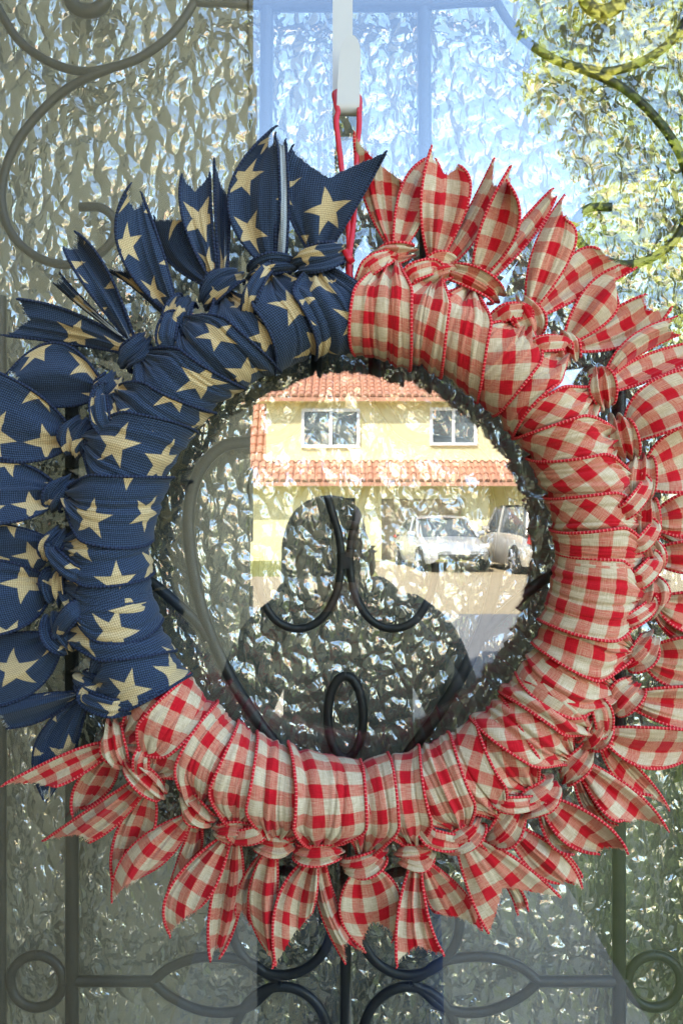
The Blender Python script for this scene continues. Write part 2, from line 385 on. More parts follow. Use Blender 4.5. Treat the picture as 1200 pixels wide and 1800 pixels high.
def make_knot(K,theta,Wp,Lp,rot,seed,cloth,crd,parent):
    rng=np.random.default_rng(seed+5000); na,nv=31,21
    th=theta+rot+rng.uniform(-.38,.38); er=np.array([math.sin(th),0,math.cos(th)]); et=np.array([math.cos(th),0,-math.sin(th)])
    al=np.radians(np.linspace(-118,118,na)); v=np.linspace(-1,1,nv); AL,V=np.meshgrid(al,v,indexing='ij')
    Wm,Lm=Wp*KP*rng.uniform(.72,.98),Lp*KP*rng.uniform(.80,1.05); Dm=min(.012,Wm*.65)
    mid=np.cos(AL*.55)
    pin=1-.45*np.abs(np.sin(AL))**2*rng.uniform(.6,1.1)
    kk=rng.uniform(1.5,2.6); p0=rng.uniform(0,6)
    pl=.0024*np.cos(np.pi*kk*V+p0+AL*rng.uniform(-1.2,1.2))+.0014*np.cos(np.pi*5.1*V+AL*1.6+p0*2)
    fo=folds(6,rng,.0026)(V,np.full_like(V,.6)+.2*np.sin(AL))
    bul=1+.08*(1-V**2)
    rad=pl+fo
    tx=np.sin(AL)*(Wm*bul+rad); dy=-np.cos(AL)*(Dm*bul+rad)+.002
    ry=V*Lm*pin+ .12*Lm*np.sin(AL*2+p0)+.2*Lm*np.sin(AL)*rng.uniform(-1,1)
    pts=K+tx[...,None]*et+ry[...,None]*er+dy[...,None]*np.array([0,1,0])
    u0=rng.uniform(0,.2)
    vr=min(HW,Lm*1.5); side=rng.choice([-1,1]); 
    UV=np.stack([AL*Wm*1.15+u0,side*((HW-vr)+V*vr)],-1)
    m=MB(); m.grid(pts,UV,0)
    for e in (0,-1): m.tube(pts[:,e],.0011,1,6)
    return m.obj('knot',[cloth,crd],parent)

def make_strap(tk,K,dth,ph1,seed,cloth,crd,parent):
    """loose end of the tie: a pleated fold lying diagonally from the knot over the wrap"""
    rng=np.random.default_rng(seed+777); na,nv=26,11
    t=np.linspace(0,1,na); v=np.linspace(-1,1,nv); T,V=np.meshgrid(t,v,indexing='ij')
    th=tk+dth*T**1.2; ph=np.radians(24+(ph1-24)*T); wid=rng.uniform(9,13)*KP*(.75+.55*np.sin(T*np.pi*.8))
    ar=TUBE+.0125*np.cos(T*np.pi/2)**.7+.0030+.0022*(1-V**2)+.0013*np.cos(np.pi*2.3*V+seed)-.009*smooth(.75,1,T)
    rr=RCR+ar*np.cos(ph)
    c=np.stack([RC0[0]+rr*np.sin(th),RC0[1]-ar*np.sin(ph),RC0[2]+rr*np.cos(th)],-1)
    w=(1-smooth(0,.25,T))[...,None]; c=c*(1-w)+(K+np.array([0,-.009,0]))*w
    d=np.gradient(c[:,nv//2],axis=0); d/=np.linalg.norm(d,axis=1)[:,None]; side=np.cross(d,[0,1,0]); side/=np.linalg.norm(side,axis=1)[:,None]
    pts=c+side[:,None,:]*(V*wid)[...,None]
    arc=np.r_[0,np.cumsum(np.linalg.norm(np.diff(c[:,nv//2],axis=0),axis=1))]
    u0=rng.uniform(0,.2); UV=np.stack([np.repeat(arc[:,None],nv,1)+u0,HW-.014+V*.014],-1)
    m=MB(); m.grid(pts,UV,0)
    for e in (0,-1): m.tube(pts[:,e],.0011,1,6)
    return m.obj('tie_end',[cloth,crd],parent)
def qcurve(p,t):
    a,b,c=[np.asarray(x,float) for x in p]; ct=2*b-(a+c)/2
    t=t[...,None]; return (1-t)**2*a+2*t*(1-t)*ct+t*t*c
def make_tail(kpx,A,Bp,notch,seed,layer,cloth,back,crd,parent,kdepth):
    rng=np.random.default_rng(seed+900); ns,ntn=27,34
    k=np.array(kpx,float)
    def fix(E):
        E=[np.array(e,float) for e in E]; E[0]=E[0]+(k-E[0])*.45; return E
    A=fix(A); Bp=fix(Bp); mc=(A[1]+Bp[1])/2; A[1]=mc+(A[1]-mc)*1.06; Bp[1]=mc+(Bp[1]-mc)*1.06
    s=np.linspace(-1,1,ns); t=np.linspace(0,1,ntn); T0,Sg=np.meshgrid(t,s,indexing='ij')
    jag=rng.uniform(-.012,.012,ns); jag[0]=jag[-1]=0
    Tm=T0*(1-(notch*(1-np.abs(Sg)**1.1)+jag[None,:]*(1 if notch>0 else 0)))
    pa=qcurve(A,Tm); pb=qcurve(Bp,Tm); q=(Sg[...,None]+1)/2
    px=pa*(1-q)+pb*q
    wpx=np.linalg.norm(A[2]-Bp[2]); wmax=max(np.linalg.norm(qcurve(A,np.array([x]))-qcurve(Bp,np.array([x]))) for x in (.4,.6,.8,1.))
    base=kdepth+.010; 
    tipd=-.046+rng.uniform(-.012,.012)+layer*.010
    y=base*(1-T0)+tipd*T0+layer*.006*np.sin(T0*np.pi)
    gath=np.clip(1-T0*1.25,0,1)
    kf=rng.uniform(1.1,1.9); p0=rng.uniform(0,6)
    fold=.0052*np.cos(np.pi*kf*Sg+p0)*(.22+gath*.78)*(T0>-.1)
    fold+=folds(4,rng,.0030)(Sg,gath*.8+.1)
    fold+=folds(3,rng,.0034,.04,.08,True)(Sg,gath*.7+.3)
    s0=rng.uniform(-.5,.5); fold+=rng.choice([-1,1])*rng.uniform(.004,.010)*(np.abs(Sg-s0-.25*(T0-.5))-.4)*smooth(.05,.5,T0)
    cup=rng.uniform(-.010,.010)*(Sg**2-.4)*T0
    twist=rng.uniform(-.009,.009)*Sg*T0
    curl=-.012*np.clip(np.abs(Sg)-.5,0,1)*smooth(.75,1,T0)*rng.uniform(-.6,1.2)
    y=y+fold*(.4+.6*np.sin(np.clip(T0*1.6,0,1)*np.pi/2))+cup+twist+curl
    y=np.minimum(y,-.012)
    kk=(CAMD+y)/FPX
    pts=np.stack([(px[...,0]-600)*kk,y,CAMZ-(px[...,1]-900)*kk],-1)
    arc=np.concatenate([np.zeros((1,ns)),np.cumsum(np.linalg.norm(np.diff(pts,axis=0),axis=-1),0)],0)
    am=arc[:,ns//2][:,None]*0+arc
    wm=min(2*HW,max(wmax*KP*1.12,.012))
    u0=rng.uniform(0,.2)
    vv=-HW+(Sg+1)/2*wm
    UV=np.stack([am+u0,vv],-1)
    du=np.gradient(pts,axis=0); dv=np.gradient(pts,axis=1); nn=np.cross(du,dv); nn/=np.linalg.norm(nn,axis=-1)[...,None]+1e-12
    if nn[...,1].mean()>0: nn=-nn
    m=MB(); m.grid(pts,UV,0); m.grid(pts-nn*.0006,UV,2)
    m.tube(pts[:,0]-nn[:,0]*.0003,.0013,1,6); m.tube(pts[:,-1]-nn[:,-1]*.0003,.0013,1,6)
    # frayed threads along the cut
    for j in range(ns-1):
        for _ in range(2):
            f=rng.uniform(0,1); p=pts[-1,j]*(1-f)+pts[-1,j+1]*f; uvp=UV[-1,j]*(1-f)+UV[-1,j+1]*f
            d=pts[-1,j]-pts[-4,j]; d/=np.linalg.norm(d)+1e-9
            d=d+rng.normal(0,.35,3); d/=np.linalg.norm(d); L=rng.uniform(.0008,.0034)
            w_=np.cross(d,[0,1,0]); w_/=np.linalg.norm(w_)+1e-9; w_*=.00022
            uvs=[tuple(uvp)]*4
            m.poly([p-d*.001-w_,p-d*.001+w_,p+d*L+w_*.5,p+d*L-w_*.5],0 if rng.uniform()<.5 else 2,True,uvs)
    # loose cord ends at the tips
    for e in (0,-1):
        d=pts[-1,e]-pts[-5,e]; d/=np.linalg.norm(d)+1e-9
        L=rng.uniform(.001,.005); c=np.array([pts[-1,e]+d*L*x+np.array([rng.uniform(-.3,.3),rng.uniform(-.3,.3),rng.uniform(-.3,.3)])*L*x*x for x in np.linspace(0,1,4)])
        m.tube(c,[.0011,.001,.0009,.0006],1,5)
    return m.obj('tail',[cloth,crd,back],parent)

# every ribbon: knot pixel, knot half width / half length / turn, then its tails (edge, edge, notch), front tail first
RED=[
 ((690,448),34,22,0,[([(678,425),(640,345),(622,240)],[(692,425),(700,365),(703,318)],.06),([(692,425),(705,335),(745,280)],[(728,430),(765,340),(768,285)],.12)]),
 ((768,478),34,25,-25,[([(742,440),(742,360),(757,262)],[(775,450),(822,350),(808,292)],.22),([(775,450),(820,375),(866,282)],[(795,470),(838,415),(880,330)],.10)]),
 ((830,498),56,22,5,[([(830,470),(848,395),(897,293)],[(868,475),(908,400),(892,322)],.06),([(868,472),(905,405),(968,334)],[(888,488),(935,415),(975,350)],.05)]),
 ((922,560),36,30,15,[([(925,525),(938,440),(988,347)],[(955,530),(1005,440),(996,388)],.10),([(950,530),(1000,455),(1050,437)],[(962,560),(1045,508),(1114,473)],.12)]),
 ((992,612),34,30,20,[([(985,592),(1025,515),(1080,470)],[(1005,600),(1070,560),(1083,520)],.05),([(1005,600),(1070,552),(1128,520)],[(1020,622),(1110,600),(1178,542)],.16)]),
 ((1056,682),38,24,15,[([(1060,660),(1100,600),(1178,560)],[(1070,665),(1120,625),(1190,590)],.08),([(1072,668),(1130,628),(1235,598)],[(1086,694),(1145,665),(1240,622)],.15)]),
 ((1092,770),36,26,8,[([(1098,745),(1135,680),(1255,640)],[(1112,785),(1170,757),(1262,725)],.2)]),
 ((1120,842),44,26,0,[([(1138,805),(1172,768),(1262,735)],[(1145,868),(1195,862),(1270,845)],.2)]),
 ((1132,918),40,26,6,[([(1155,900),(1195,872),(1262,860)],[(1160,925),(1195,940),(1266,925)],.2),([(1160,925),(1190,945),(1262,950)],[(1158,940),(1190,958),(1262,975)],.1)]),
 ((1140,976),34,22,-10,[([(1158,962),(1195,955),(1262,955)],[(1160,998),(1195,1005),(1268,1010)],.2)]),
 ((1140,1052),38,26,0,[([(1165,1048),(1200,1044),(1265,1040)],[(1160,1075),(1195,1105),(1262,1120)],.2),([(1158,1070),(1190,1100),(1262,1110)],[(1150,1082),(1185,1125),(1262,1150)],.1)]),
 ((1122,1145),40,26,6,[([(1143,1135),(1195,1124),(1270,1112)],[(1138,1185),(1180,1205),(1268,1215)],.2)]),
 ((1094,1222),38,26,0,[([(1118,1212),(1180,1210),(1272,1206)],[(1102,1250),(1180,1275),(1272,1290)],.2)]),
 ((1048,1282),38,24,10,[([(1066,1278),(1140,1281),(1270,1290)],[(1060,1302),(1135,1348),(1228,1322)],.18),([(1058,1300),(1130,1362),(1173,1420)],[(1050,1312),(1085,1370),(1142,1398)],.12)]),
 ((1012,1340),38,22,-10,[([(1034,1332),(1112,1390),(1170,1455)],[(1012,1362),(1060,1424),(1092,1442)],.14),([(1010,1365),(1050,1425),(1078,1448)],[(1000,1368),(1030,1430),(1075,1462)],.06)]),
 ((945,1402),42,26,0,[([(978,1396),(1050,1442),(1100,1495)],[(955,1428),(990,1476),(1046,1500)],.14),([(955,1428),(975,1462),(1020,1495)],[(946,1432),(965,1480),(1005,1502)],.06)]),
 ((888,1448),38,28,0,[([(918,1450),(985,1502),(1022,1560)],[(895,1480),(935,1528),(982,1552)],.14),([(925,1455),(985,1495),(1022,1542)],[(912,1470),(960,1520),(1000,1550)],.06)]),
 ((812,1468),46,24,-14,[([(846,1470),(905,1512),(983,1576)],[(790,1496),(828,1572),(858,1640)],.36),([(850,1490),(885,1550),(908,1602)],[(860,1490),(900,1545),(925,1592)],.05)]),
 ((730,1502),36,24,-6,[([(716,1530),(701,1605),(697,1692)],[(746,1528),(750,1610),(778,1676)],.16),([(744,1528),(752,1580),(768,1604)],[(762,1518),(815,1570),(846,1632)],.10)]),
 ((640,1512),36,24,4,[([(614,1535),(600,1602),(638,1668)],[(662,1526),(698,1570),(692,1648)],.26)]),
 ((560,1496),38,22,-4,[([(536,1512),(490,1580),(484,1696)],[(554,1516),(556,1560),(549,1602)],.04),([(550,1512),(560,1590),(605,1690)],[(578,1512),(596,1600),(640,1672)],.16)]),
 ((482,1484),36,22,10,[([(456,1502),(438,1585),(470,1672)],[(491,1504),(486,1590),(480,1696)],.06),([(452,1500),(425,1550),(414,1602)],[(464,1500),(448,1560),(440,1622)],.10)]),
 ((410,1460),38,24,-4,[([(372,1480),(302,1560),(297,1640)],[(402,1486),(380,1550),(352,1594)],.04),([(400,1486),(372,1590),(370,1686)],[(428,1486),(424,1580),(388,1680)],.12)]),
 ((346,1420),36,26,-6,[([(316,1438),(230,1492),(197,1580)],[(338,1446),(302,1500),(250,1540)],.05),([(336,1448),(318,1500),(298,1556)],[(358,1446),(352,1500),(332,1542)],.10)]),
 ((258,1366),44,22,18,[([(224,1372),(152,1428),(80,1476)],[(264,1396),(212,1442),(160,1480)],.16),([(262,1398),(205,1470),(202,1562)],[(277,1398),(268,1460),(225,1520)],.06)]),
 ((206,1308),36,24,14,[([(182,1300),(120,1325),(10,1378)],[(202,1328),(140,1362),(98,1382)],.06),([(190,1326),(140,1372),(128,1432)],[(209,1334),(196,1380),(150,1420)],.08)]),
]
NAVY=[
 ((560,456),40,26,4,[([(532,432),(505,350),(512,262)],[(594,430),(632,345),(677,269)],.30)]),
 ((478,472),44,20,12,[([(434,448),(404,345),(481,226)],[(490,462),(489,350),(486,250)],.10),([(487,462),(485,350),(484,238)],[(518,474),(506,370),(502,252)],.05,'back')]),
 ((388,506),40,26,-14,[([(362,492),(326,395),(320,310)],[(380,492),(372,400),(369,308)],.16),([(384,492),(380,380),(377,284)],[(408,490),(402,410),(402,350)],.10),([(352,505),(292,452),(272,387)],[(372,490),(345,430),(342,387)],0)]),
 ((312,562),48,26,-20,[([(286,546),(212,440),(226,330)],[(312,538),(288,455),(252,348)],.14),([(276,556),(235,505),(186,474)],[(292,545),(258,500),(238,474)],.10)]),
 ((238,618),34,28,0,[([(206,572),(150,500),(113,436)],[(236,582),(188,478),(136,410)],.14),([(222,592),(130,552),(32,526)],[(223,630),(130,604),(12,590)],.14),([(206,578),(150,545),(98,500)],[(215,585),(160,540),(110,486)],.05)]),
 ((190,686),34,28,0,[([(168,656),(100,606),(15,655)],[(164,702),(100,712),(-20,695)],.16)]),
 ((136,768),34,28,6,[([(118,746),(60,692),(-42,640)],[(114,796),(50,808),(-60,800)],.2)]),
 ((106,868),30,22,0,[([(94,842),(40,818),(-52,800)],[(94,884),(50,908),(-62,925)],.25)]),
 ((96,958),32,20,0,[([(80,936),(20,926),(-62,915)],[(80,990),(40,1010),(-55,1008)],.2)]),
 ((98,1032),30,22,0,[([(86,1010),(20,992),(-62,985)],[(82,1060),(40,1098),(-52,1122)],.2)]),
 ((106,1112),38,26,0,[([(82,1110),(20,1116),(-62,1124)],[(110,1152),(60,1212),(-42,1246)],.2)]),
 ((160,1206),34,22,-14,[([(128,1224),(50,1224),(-52,1246)],[(122,1238),(80,1262),(18,1280)],.12),([(124,1242),(66,1305),(74,1398)],[(150,1240),(128,1322),(88,1400)],.06)]),
]
def ang(p): return math.atan2(p[0]-620,-(p[1]-980))
order=[('r',x) for x in RED]+[('n',x) for x in NAVY[::-1]]
j0,j1=R(4.7),R(237)
for i,(kd,sp) in enumerate(order):
    red=kd=='r'; (kp,Wp,Lp,rot,tails)=sp
    if red: th_i=j0+(j1-j0)/26*(i+.5); hw=50*KP
    else: th_i=j1+(R(364.7)-j1)/12*(i-26+.5); hw=57*KP
    tk=ang(kp)
    while tk<th_i-math.pi: tk+=2*math.pi
    while tk>th_i+math.pi: tk-=2*math.pi
    th_i+=random.uniform(-.028,.028); hw*=random.uniform(.94,1.36)
    rpx=math.hypot(kp[0]-620,kp[1]-980)
    kdep=-.055+random.uniform(-.005,.004)-(.006 if rpx<500 else 0)
    K=P(kp[0],kp[1],kdep)
    cloth,crd=(GING,RCORD) if red else (STAR,NCORD); back=GING if red else SBACK
    tl=.0030*(1 if (i//5)%2==0 else -1)
    # shingle direction flips every few ribbons; the ribbon at a flip lies on top or below
    prev=.0030*(1 if ((i-1)//5)%2==0 else -1)
    lift=.003 if tl==prev else (.0062 if tl>0 else .0005)
    rb=make_wrap(tk,K,th_i,hw,i*31+3,tl,lift,cloth,crd,'red_gingham_ribbon' if red else 'navy_star_ribbon',.62 if 3<=i<=8 else (-.62 if 13<=i<=16 else (.45 if i in (24,25) else 0)))
    rb['label']='red and cream gingham ribbon strip knotted round the ring' if red else 'navy ribbon strip with tan stars knotted round the ring'
    make_knot(K,tk,Wp,Lp,R(rot),i*17+1,cloth,crd,rb)
    if random.random()<.36: make_strap(tk,K,random.choice([-1,1])*random.uniform(.08,.15),random.uniform(45,80),i,cloth,crd,rb)
    for j,tspec in enumerate(tails):
        A,Bp,nk=tspec[:3]; flip=len(tspec)>3
        make_tail(kp,A,Bp,nk,i*53+j*7,((-.6,.7,1.3)[j] if i else (1.5,.6)[j]) if not flip else -1.0,SBACK if flip else cloth,STAR if flip else back,crd,rb,kdep)
# hanging loop of narrow red satin ribbon
def strand(pts,w=.0023,name='hanging_loop'):
    m=MB(); c=spline(np.array([P(*p) for p in pts]),10); m.tube(c,w,0,8,True,.35); return m.obj(name,SATIN,wreath)
strand([(594,196,-.030),(591,215,-.036),(596,260,-.040),(602,310,-.044),(612,400,-.050),(613,455,-.056),(611,500,-.060)])
strand([(631,198,-.030),(631,222,-.036),(627,262,-.040),(625,330,-.044),(620,400,-.050),(614,455,-.058),(617,500,-.060)])
strand([(594,196,-.030),(590,180,-.022),(588,163,-.016),(600,158,-.012),(628,165,-.014),(632,185,-.022),(631,198,-.030)])
strand([(606,440,-.058),(613,452,-.062),(619,462,-.059)],.0030,'loop_knot')

# ================================================================== DOOR HANGER
hk=empty('wreath_hanger',tuple(P(605,205,-.01)),'white metal over-door hanger strip with a rounded hook holding the red loop','hanger')
m=MB(); pr=[]                                     # side profile: strip down, round the bend, up the tongue
for py in np.linspace(-900,165,24): pr.append((602,py,-.004,17.5))
for t in np.linspace(0,1,14)[1:]:
    a_=math.pi*t; pr.append((602+10*t,180+25*math.sin(a_)**.8,-.004-.017*(1-math.cos(a_))/2*1.3,17.5+2.5*t))
for py in np.linspace(165,62,14)[1:]:
    f=(165-py)/103; w_=20.0-2*f if f<.55 else max(3.,18.9*math.sqrt(max(0,1-((f-.55)/.46)**2))**.8)
    pr.append((612+5*f,py,-.0261-.004*f,w_))
rows=[]
th_=.0008
for k,(cx,py,y,w_) in enumerate(pr):
    rows.append([P(cx-w_,py,y),P(cx-w_*.5,py,y),P(cx,py,y),P(cx+w_*.5,py,y),P(cx+w_,py,y)])
G=np.array(rows); du=np.gradient(G,axis=0); dv=np.gradient(G,axis=1); nn=np.cross(du,dv); nn/=np.linalg.norm(nn,axis=-1)[...,None]
G2=G+nn*.0014; uv=np.zeros(G.shape[:2]+(2,))
m.grid(G,uv); m.grid(G2[:,::-1],uv)
for e in (0,-1): m.grid(np.stack([G[:,e],G2[:,e]],1),uv[:,:2])
m.grid(np.stack([G[-1],G2[-1]],1),uv[:5,:2])
m.obj('hook_strip',WHITE_METAL,hk)

# ================================================================== THE PLACE MIRRORED IN THE GLASS
# ------------------------------------------------------------------ yellow house across the road
YEL=plain('yellow_stucco',(.80,.71,.40),.9,0,.06,2,.3,.01,.2,40)
YTRIM=plain('cream_trim',(.85,.76,.45),.85,0,.05,2)
TILE=plain('terracotta_tile',(.60,.31,.20),.85,0,.30,3.0,.3,.01,.2,20)
WFRAME=plain('white_window_frame',(.82,.82,.80),.5)
WGLASS=N('house_window_glass'); WGLASS=WGLASS.done(WGLASS.bsdf((.10,.12,.13),.05,0,None,.8))
BRICK=plain('brown_garage_door',(.55,.43,.31),.7,0,.1,5)
hD=27.2
yh=empty('yellow_house',(1.2,-hD-3,0),'two storey yellow stucco house with terracotta tile roofs and a garage, mirrored in the glass','house')
x0,x1=-2.46,6.6
boxobj('upper_wall',(x0,-hD-7,2.6),(x1,-hD,5.22),YEL,yh)
boxobj('lower_wall',(-3.4,-hD-7,0),(1.30,-hD+.25,2.60),YEL,yh)
boxobj('lower_wall',(4.0,-hD-7,0),(4.75,-hD+.25,2.60),YEL,yh)
boxobj('lintel',(1.30,-hD-.3,2.02),(4.0,-hD+.25,2.60),YEL,yh)
boxobj('lower_wall',(4.75,-hD-7,0),(11,-hD-.8,2.60),YEL,yh)
boxobj('trim_band',(x0-.06,-hD-.02,3.22),(x1+.06,-hD+.07,3.42),YTRIM,yh)
boxobj('eave_board',(x0-.5,-hD-.3,5.16),(x1+.5,-hD+.46,5.27),YTRIM,yh)
boxobj('eave_board',(-3.7,-hD+.2,2.40),(6.9,-hD+1.0,2.52),YTRIM,yh)
gd=boxobj('garage_door',(1.30,-hD-.5,0),(4.0,-hD-.42,2.02),BRICK,yh)
for r_ in range(4):
    for c_ in range(4):
        bx=boxobj('panel',(1.36+c_*.66,-hD-.42,.06+r_*.49),(1.36+c_*.66+.58,-hD-.395,.06+r_*.49+.42),BRICK,gd,.01)
def hwin(px0,px1,py0,py1):
    a_=M(px0,py1,hD); b_=M(px1,py0,hD); y_=-hD
    w=boxobj('window',(a_[0],y_-.05,a_[2]),(b_[0],y_+.012,b_[2]),WGLASS,yh)
    t_=.10
    boxobj('frame',(a_[0]-t_,y_,a_[2]-t_),(a_[0],y_+.09,b_[2]+t_),WFRAME,w); boxobj('frame',(b_[0],y_,a_[2]-t_),(b_[0]+t_,y_+.09,b_[2]+t_),WFRAME,w)
    boxobj('frame',(a_[0],y_,b_[2]),(b_[0],y_+.09,b_[2]+t_),WFRAME,w); boxobj('frame',(a_[0],y_,a_[2]-t_),(b_[0],y_+.09,a_[2]),WFRAME,w)
    xm=(a_[0]+b_[0])/2; boxobj('mullion',(xm-.05,y_+.012,a_[2]),(xm+.05,y_+.085,b_[2]),WFRAME,w)
hwin(535,627,724,782); hwin(760,832,722,778)
def tile_roof(xa,xb,y_e,z_e,y_r,z_r,pitch=.23,nm='roof'):
    run=math.hypot(y_e-y_r,z_r-z_e); 
    m=MB(); th=.12
    m.poly([(xa,y_e,z_e),(xb,y_e,z_e),(xb,y_r,z_r),(xa,y_r,z_r)]); m.poly([(xa,y_e,z_e-th),(xa,y_r,z_r-th),(xb,y_r,z_r-th),(xb,y_e,z_e-th)])
    for q in ([(xa,y_e,z_e),(xa,y_r,z_r),(xa,y_r,z_r-th),(xa,y_e,z_e-th)],[(xb,y_e,z_e),(xb,y_e,z_e-th),(xb,y_r,z_r-th),(xb,y_r,z_r)],[(xa,y_e,z_e),(xa,y_e,z_e-th),(xb,y_e,z_e-th),(xb,y_e,z_e)]): m.poly(q)
    rf=m.obj(nm,TILE,yh)
    d=np.array([0,(y_r-y_e)/run,(z_r-z_e)/run]); nrm=np.array([0,-d[2]*-1 if False else (z_r-z_e)/run,(y_e-y_r)/run])
    cm=MB(); L=.40; nc=int(run/L)+1
    for c in range(nc):
        s0,s1=c*L,min(run,(c+1)*L+.05); 
        if s1<=s0: continue
        a=np.linspace(0,np.pi,7); rows=[]
        for s_,lift,rad in ((s0,.035,.095),(s1,.0,.078)):
            rows.append([np.array([-math.cos(t)*rad,0,0])+d*s_+nrm*(math.sin(t)*rad+lift) for t in a])
        cm.grid(np.array(rows),np.zeros((2,7,2))); cm.poly(rows[0])
    me=cm.mesh('tile_column',[TILE]); n=int((xb-xa)/pitch)
    for i in range(n):
        o=bpy.data.objects.new('tile_column',me); COL.objects.link(o); o.parent=rf
        o.location=(xa+pitch*(i+.5),y_e+random.uniform(-.01,.01),z_e+random.uniform(-.006,.006))
tile_roof(x0-.55,x1+.55,-hD+.5,5.27,-hD-3.5,7.25)
tile_roof(-3.8,x1+.4,-hD+1.05,2.52,-hD-.02,3.22)
tile_roof(x1+.5,11.4,-hD-.3,2.62,-hD-4,4.6)
# side roof at the left: steep strip
tile_roof(-5.6,x0-.05,-hD-.4,3.2,-hD-3.4,6.9)

# ------------------------------------------------------------------ cars
def car(name,label,loc,rz,col,L=4.5,Wd=1.8,H=1.45,suv=False):
    paint=N(name+'_paint'); paint=paint.done(paint.bsdf(col,.3,.35,None,.5,**{'Coat Weight':.6}))
    glass=WGLASS; tyre=plain('tyre_rubber',(.02,.02,.02),.8); rimm=plain('alloy_rim',(.5,.5,.52),.35,.8)
    lampm=plain('head_lamp',(.8,.8,.8),.15); redm=plain('tail_lamp',(.5,.02,.02),.25); blk=plain('black_trim',(.03,.03,.03),.6)
    e=empty(name,loc,label,'car'); e.rotation_euler=(0,0,0)
    c,s=math.cos(rz),math.sin(rz)
    def W_(p): return (loc[0]+p[0]*c-p[1]*s,loc[1]+p[0]*s+p[1]*c,loc[2]+p[2])
    def loft(st,prof,mats,nm,par=e):
        m=MB(); g=np.array([[W_(q) for q in prof(*t)] for t in st]); m.grid(g,np.zeros(g.shape[:2]+(2,)))
        m.poly(g[0]); m.poly(g[-1][::-1]); return m.obj(nm,mats,par)
    h=L/2; belt=.92 if not suv else 1.05
    bst=[(-h,.35,belt-.24,.76),(-h+.08,.24,belt-.10,.90),(-h+.5,.20,belt-.02,.97),(-h*.3,.18,belt,1),(h*.25,.18,belt,1),(h*.48,.18,belt-.04,.99),(h-.5,.20,belt-.16,.95),(h-.1,.26,belt-.26,.86),(h,.36,belt-.36,.72)]
    def bp(x,zb,zt,w):
        w=w*Wd/2; return [(x,-w*.92,zb),(x,-w,zb+.18),(x,-w*1.0,(zb+zt)/2+.05),(x,-w*.97,zt-.06),(x,-w*.86,zt),(x,0,zt+.03),(x,w*.86,zt),(x,w*.97,zt-.06),(x,w,(zb+zt)/2+.05),(x,w,zb+.18),(x,w*.92,zb)]
    bodyo=loft(bst,bp,paint,'body')
    if suv: cst=[(-h+.06,belt,.02,.90),(-h+.35,H-.10,.0,.80),(-h+.7,H,.0,.78),(h*.12,H,0,.78),(h*.28,H-.12,0,.80),(h*.52,belt-.05,0,.92)]
    else: cst=[(-h+.45,belt-.04,0,.90),(-h*.42,H-.10,0,.76),(-h*.2,H,0,.74),(h*.02,H,0,.74),(h*.16,H-.10,0,.77),(h*.46,belt-.05,0,.92)]
    def cp(x,zt,_,w):
        w2=w*Wd/2; z0=belt-.08; wb=.93*Wd/2; f=max(0,(zt-belt)/(H-belt)); wt=wb*(1-f)+w2*f
        return [(x,-wb,z0),(x,-wt,zt-.05 if zt>belt else z0),(x,-wt*.85,zt),(x,0,zt+.02),(x,wt*.85,zt),(x,wt,zt-.05 if zt>belt else z0),(x,wb,z0)]
    loft(cst,cp,glass,'cabin_glass')
    # painted roof and pillars proud of the glass
    a_,b_=cst[2],cst[3]; m=MB(); rw=.80*Wd/2*.98
    g=np.array([[W_((x,y,H+.035-abs(y)*.05)) for y in (-rw,-rw*.5,0,rw*.5,rw)] for x in (cst[1][0]-.02,a_[0],b_[0],cst[4][0]+.04)]); g[0,:,2]-=.07; g[-1,:,2]-=.07
    m.grid(g,np.zeros(g.shape[:2]+(2,))); m.grid(g[:,::-1]-np.array([0,0,.04]),np.zeros(g.shape[:2]+(2,))); m.obj('roof',paint,e)
    for sy in (-1,1):
        for (xa,za,xb,zb) in ((cst[-1][0],belt-.04,cst[4][0],H-.08),(cst[0][0],belt-.04,cst[1][0],H-.08),(0,belt-.05,-.05,H-.02)):
            m=MB(); m.tube([W_((xa,sy*.94*Wd/2,za)),W_((xb,sy*.79*Wd/2,zb))],.045,0,6); m.obj('pillar',paint,e)
        for sx in (-1,1):
            wx,wr=sx*h*.62,.33 if not suv else .37
            m=MB(); an=np.linspace(0,2*np.pi,25); rows=[]
            for (dy,rd) in ((-.10,wr*.72),(-.11,wr*.93),(-.06,wr),(.06,wr),(.11,wr*.93),(.10,wr*.72)):
                rows.append([W_((wx+rd*math.cos(t),sy*(Wd/2-.07)+dy,wr+rd*math.sin(t))) for t in an])
            m.grid(np.array(rows),np.zeros((6,25,2))); wo=m.obj('wheel',tyre,e)
            m=MB()
            for k in range(5):
                t=2*math.pi*k/5
                m.tube([W_((wx,sy*(Wd/2+.02),wr)),W_((wx+wr*.7*math.cos(t),sy*(Wd/2+.03),wr+wr*.7*math.sin(t)))],.05,0,5)
            m.tube([W_((wx,sy*(Wd/2-.06),wr)),W_((wx,sy*(Wd/2+.015),wr))],wr*.7,1,18); m.obj('rim',[rimm,blk],wo)
        m=MB(); m.tube([W_((h-.12,sy*.55,.66)),W_((h-.17,sy*.78,.68))],.075,0,8); m.obj('headlight',lampm,e)
        m=MB(); m.tube([W_((-h+.06,sy*.78,.78)),W_((-h+.04,sy*.74,1.0 if suv else .86))],.085,0,8); m.obj('tail_light',redm,e)
        m=MB(); m.tube([W_((h*.36,sy*(Wd/2-.02),belt+.05)),W_((h*.36,sy*(Wd/2+.16),belt+.08))],.07,0,8); m.obj('mirror',paint,e)
    m=MB(); m.tube([W_((h-.03,-.6,.42)),W_((h+.01,0,.42)),W_((h-.03,.6,.42))],.07,0,6); m.obj('grille',blk,e)
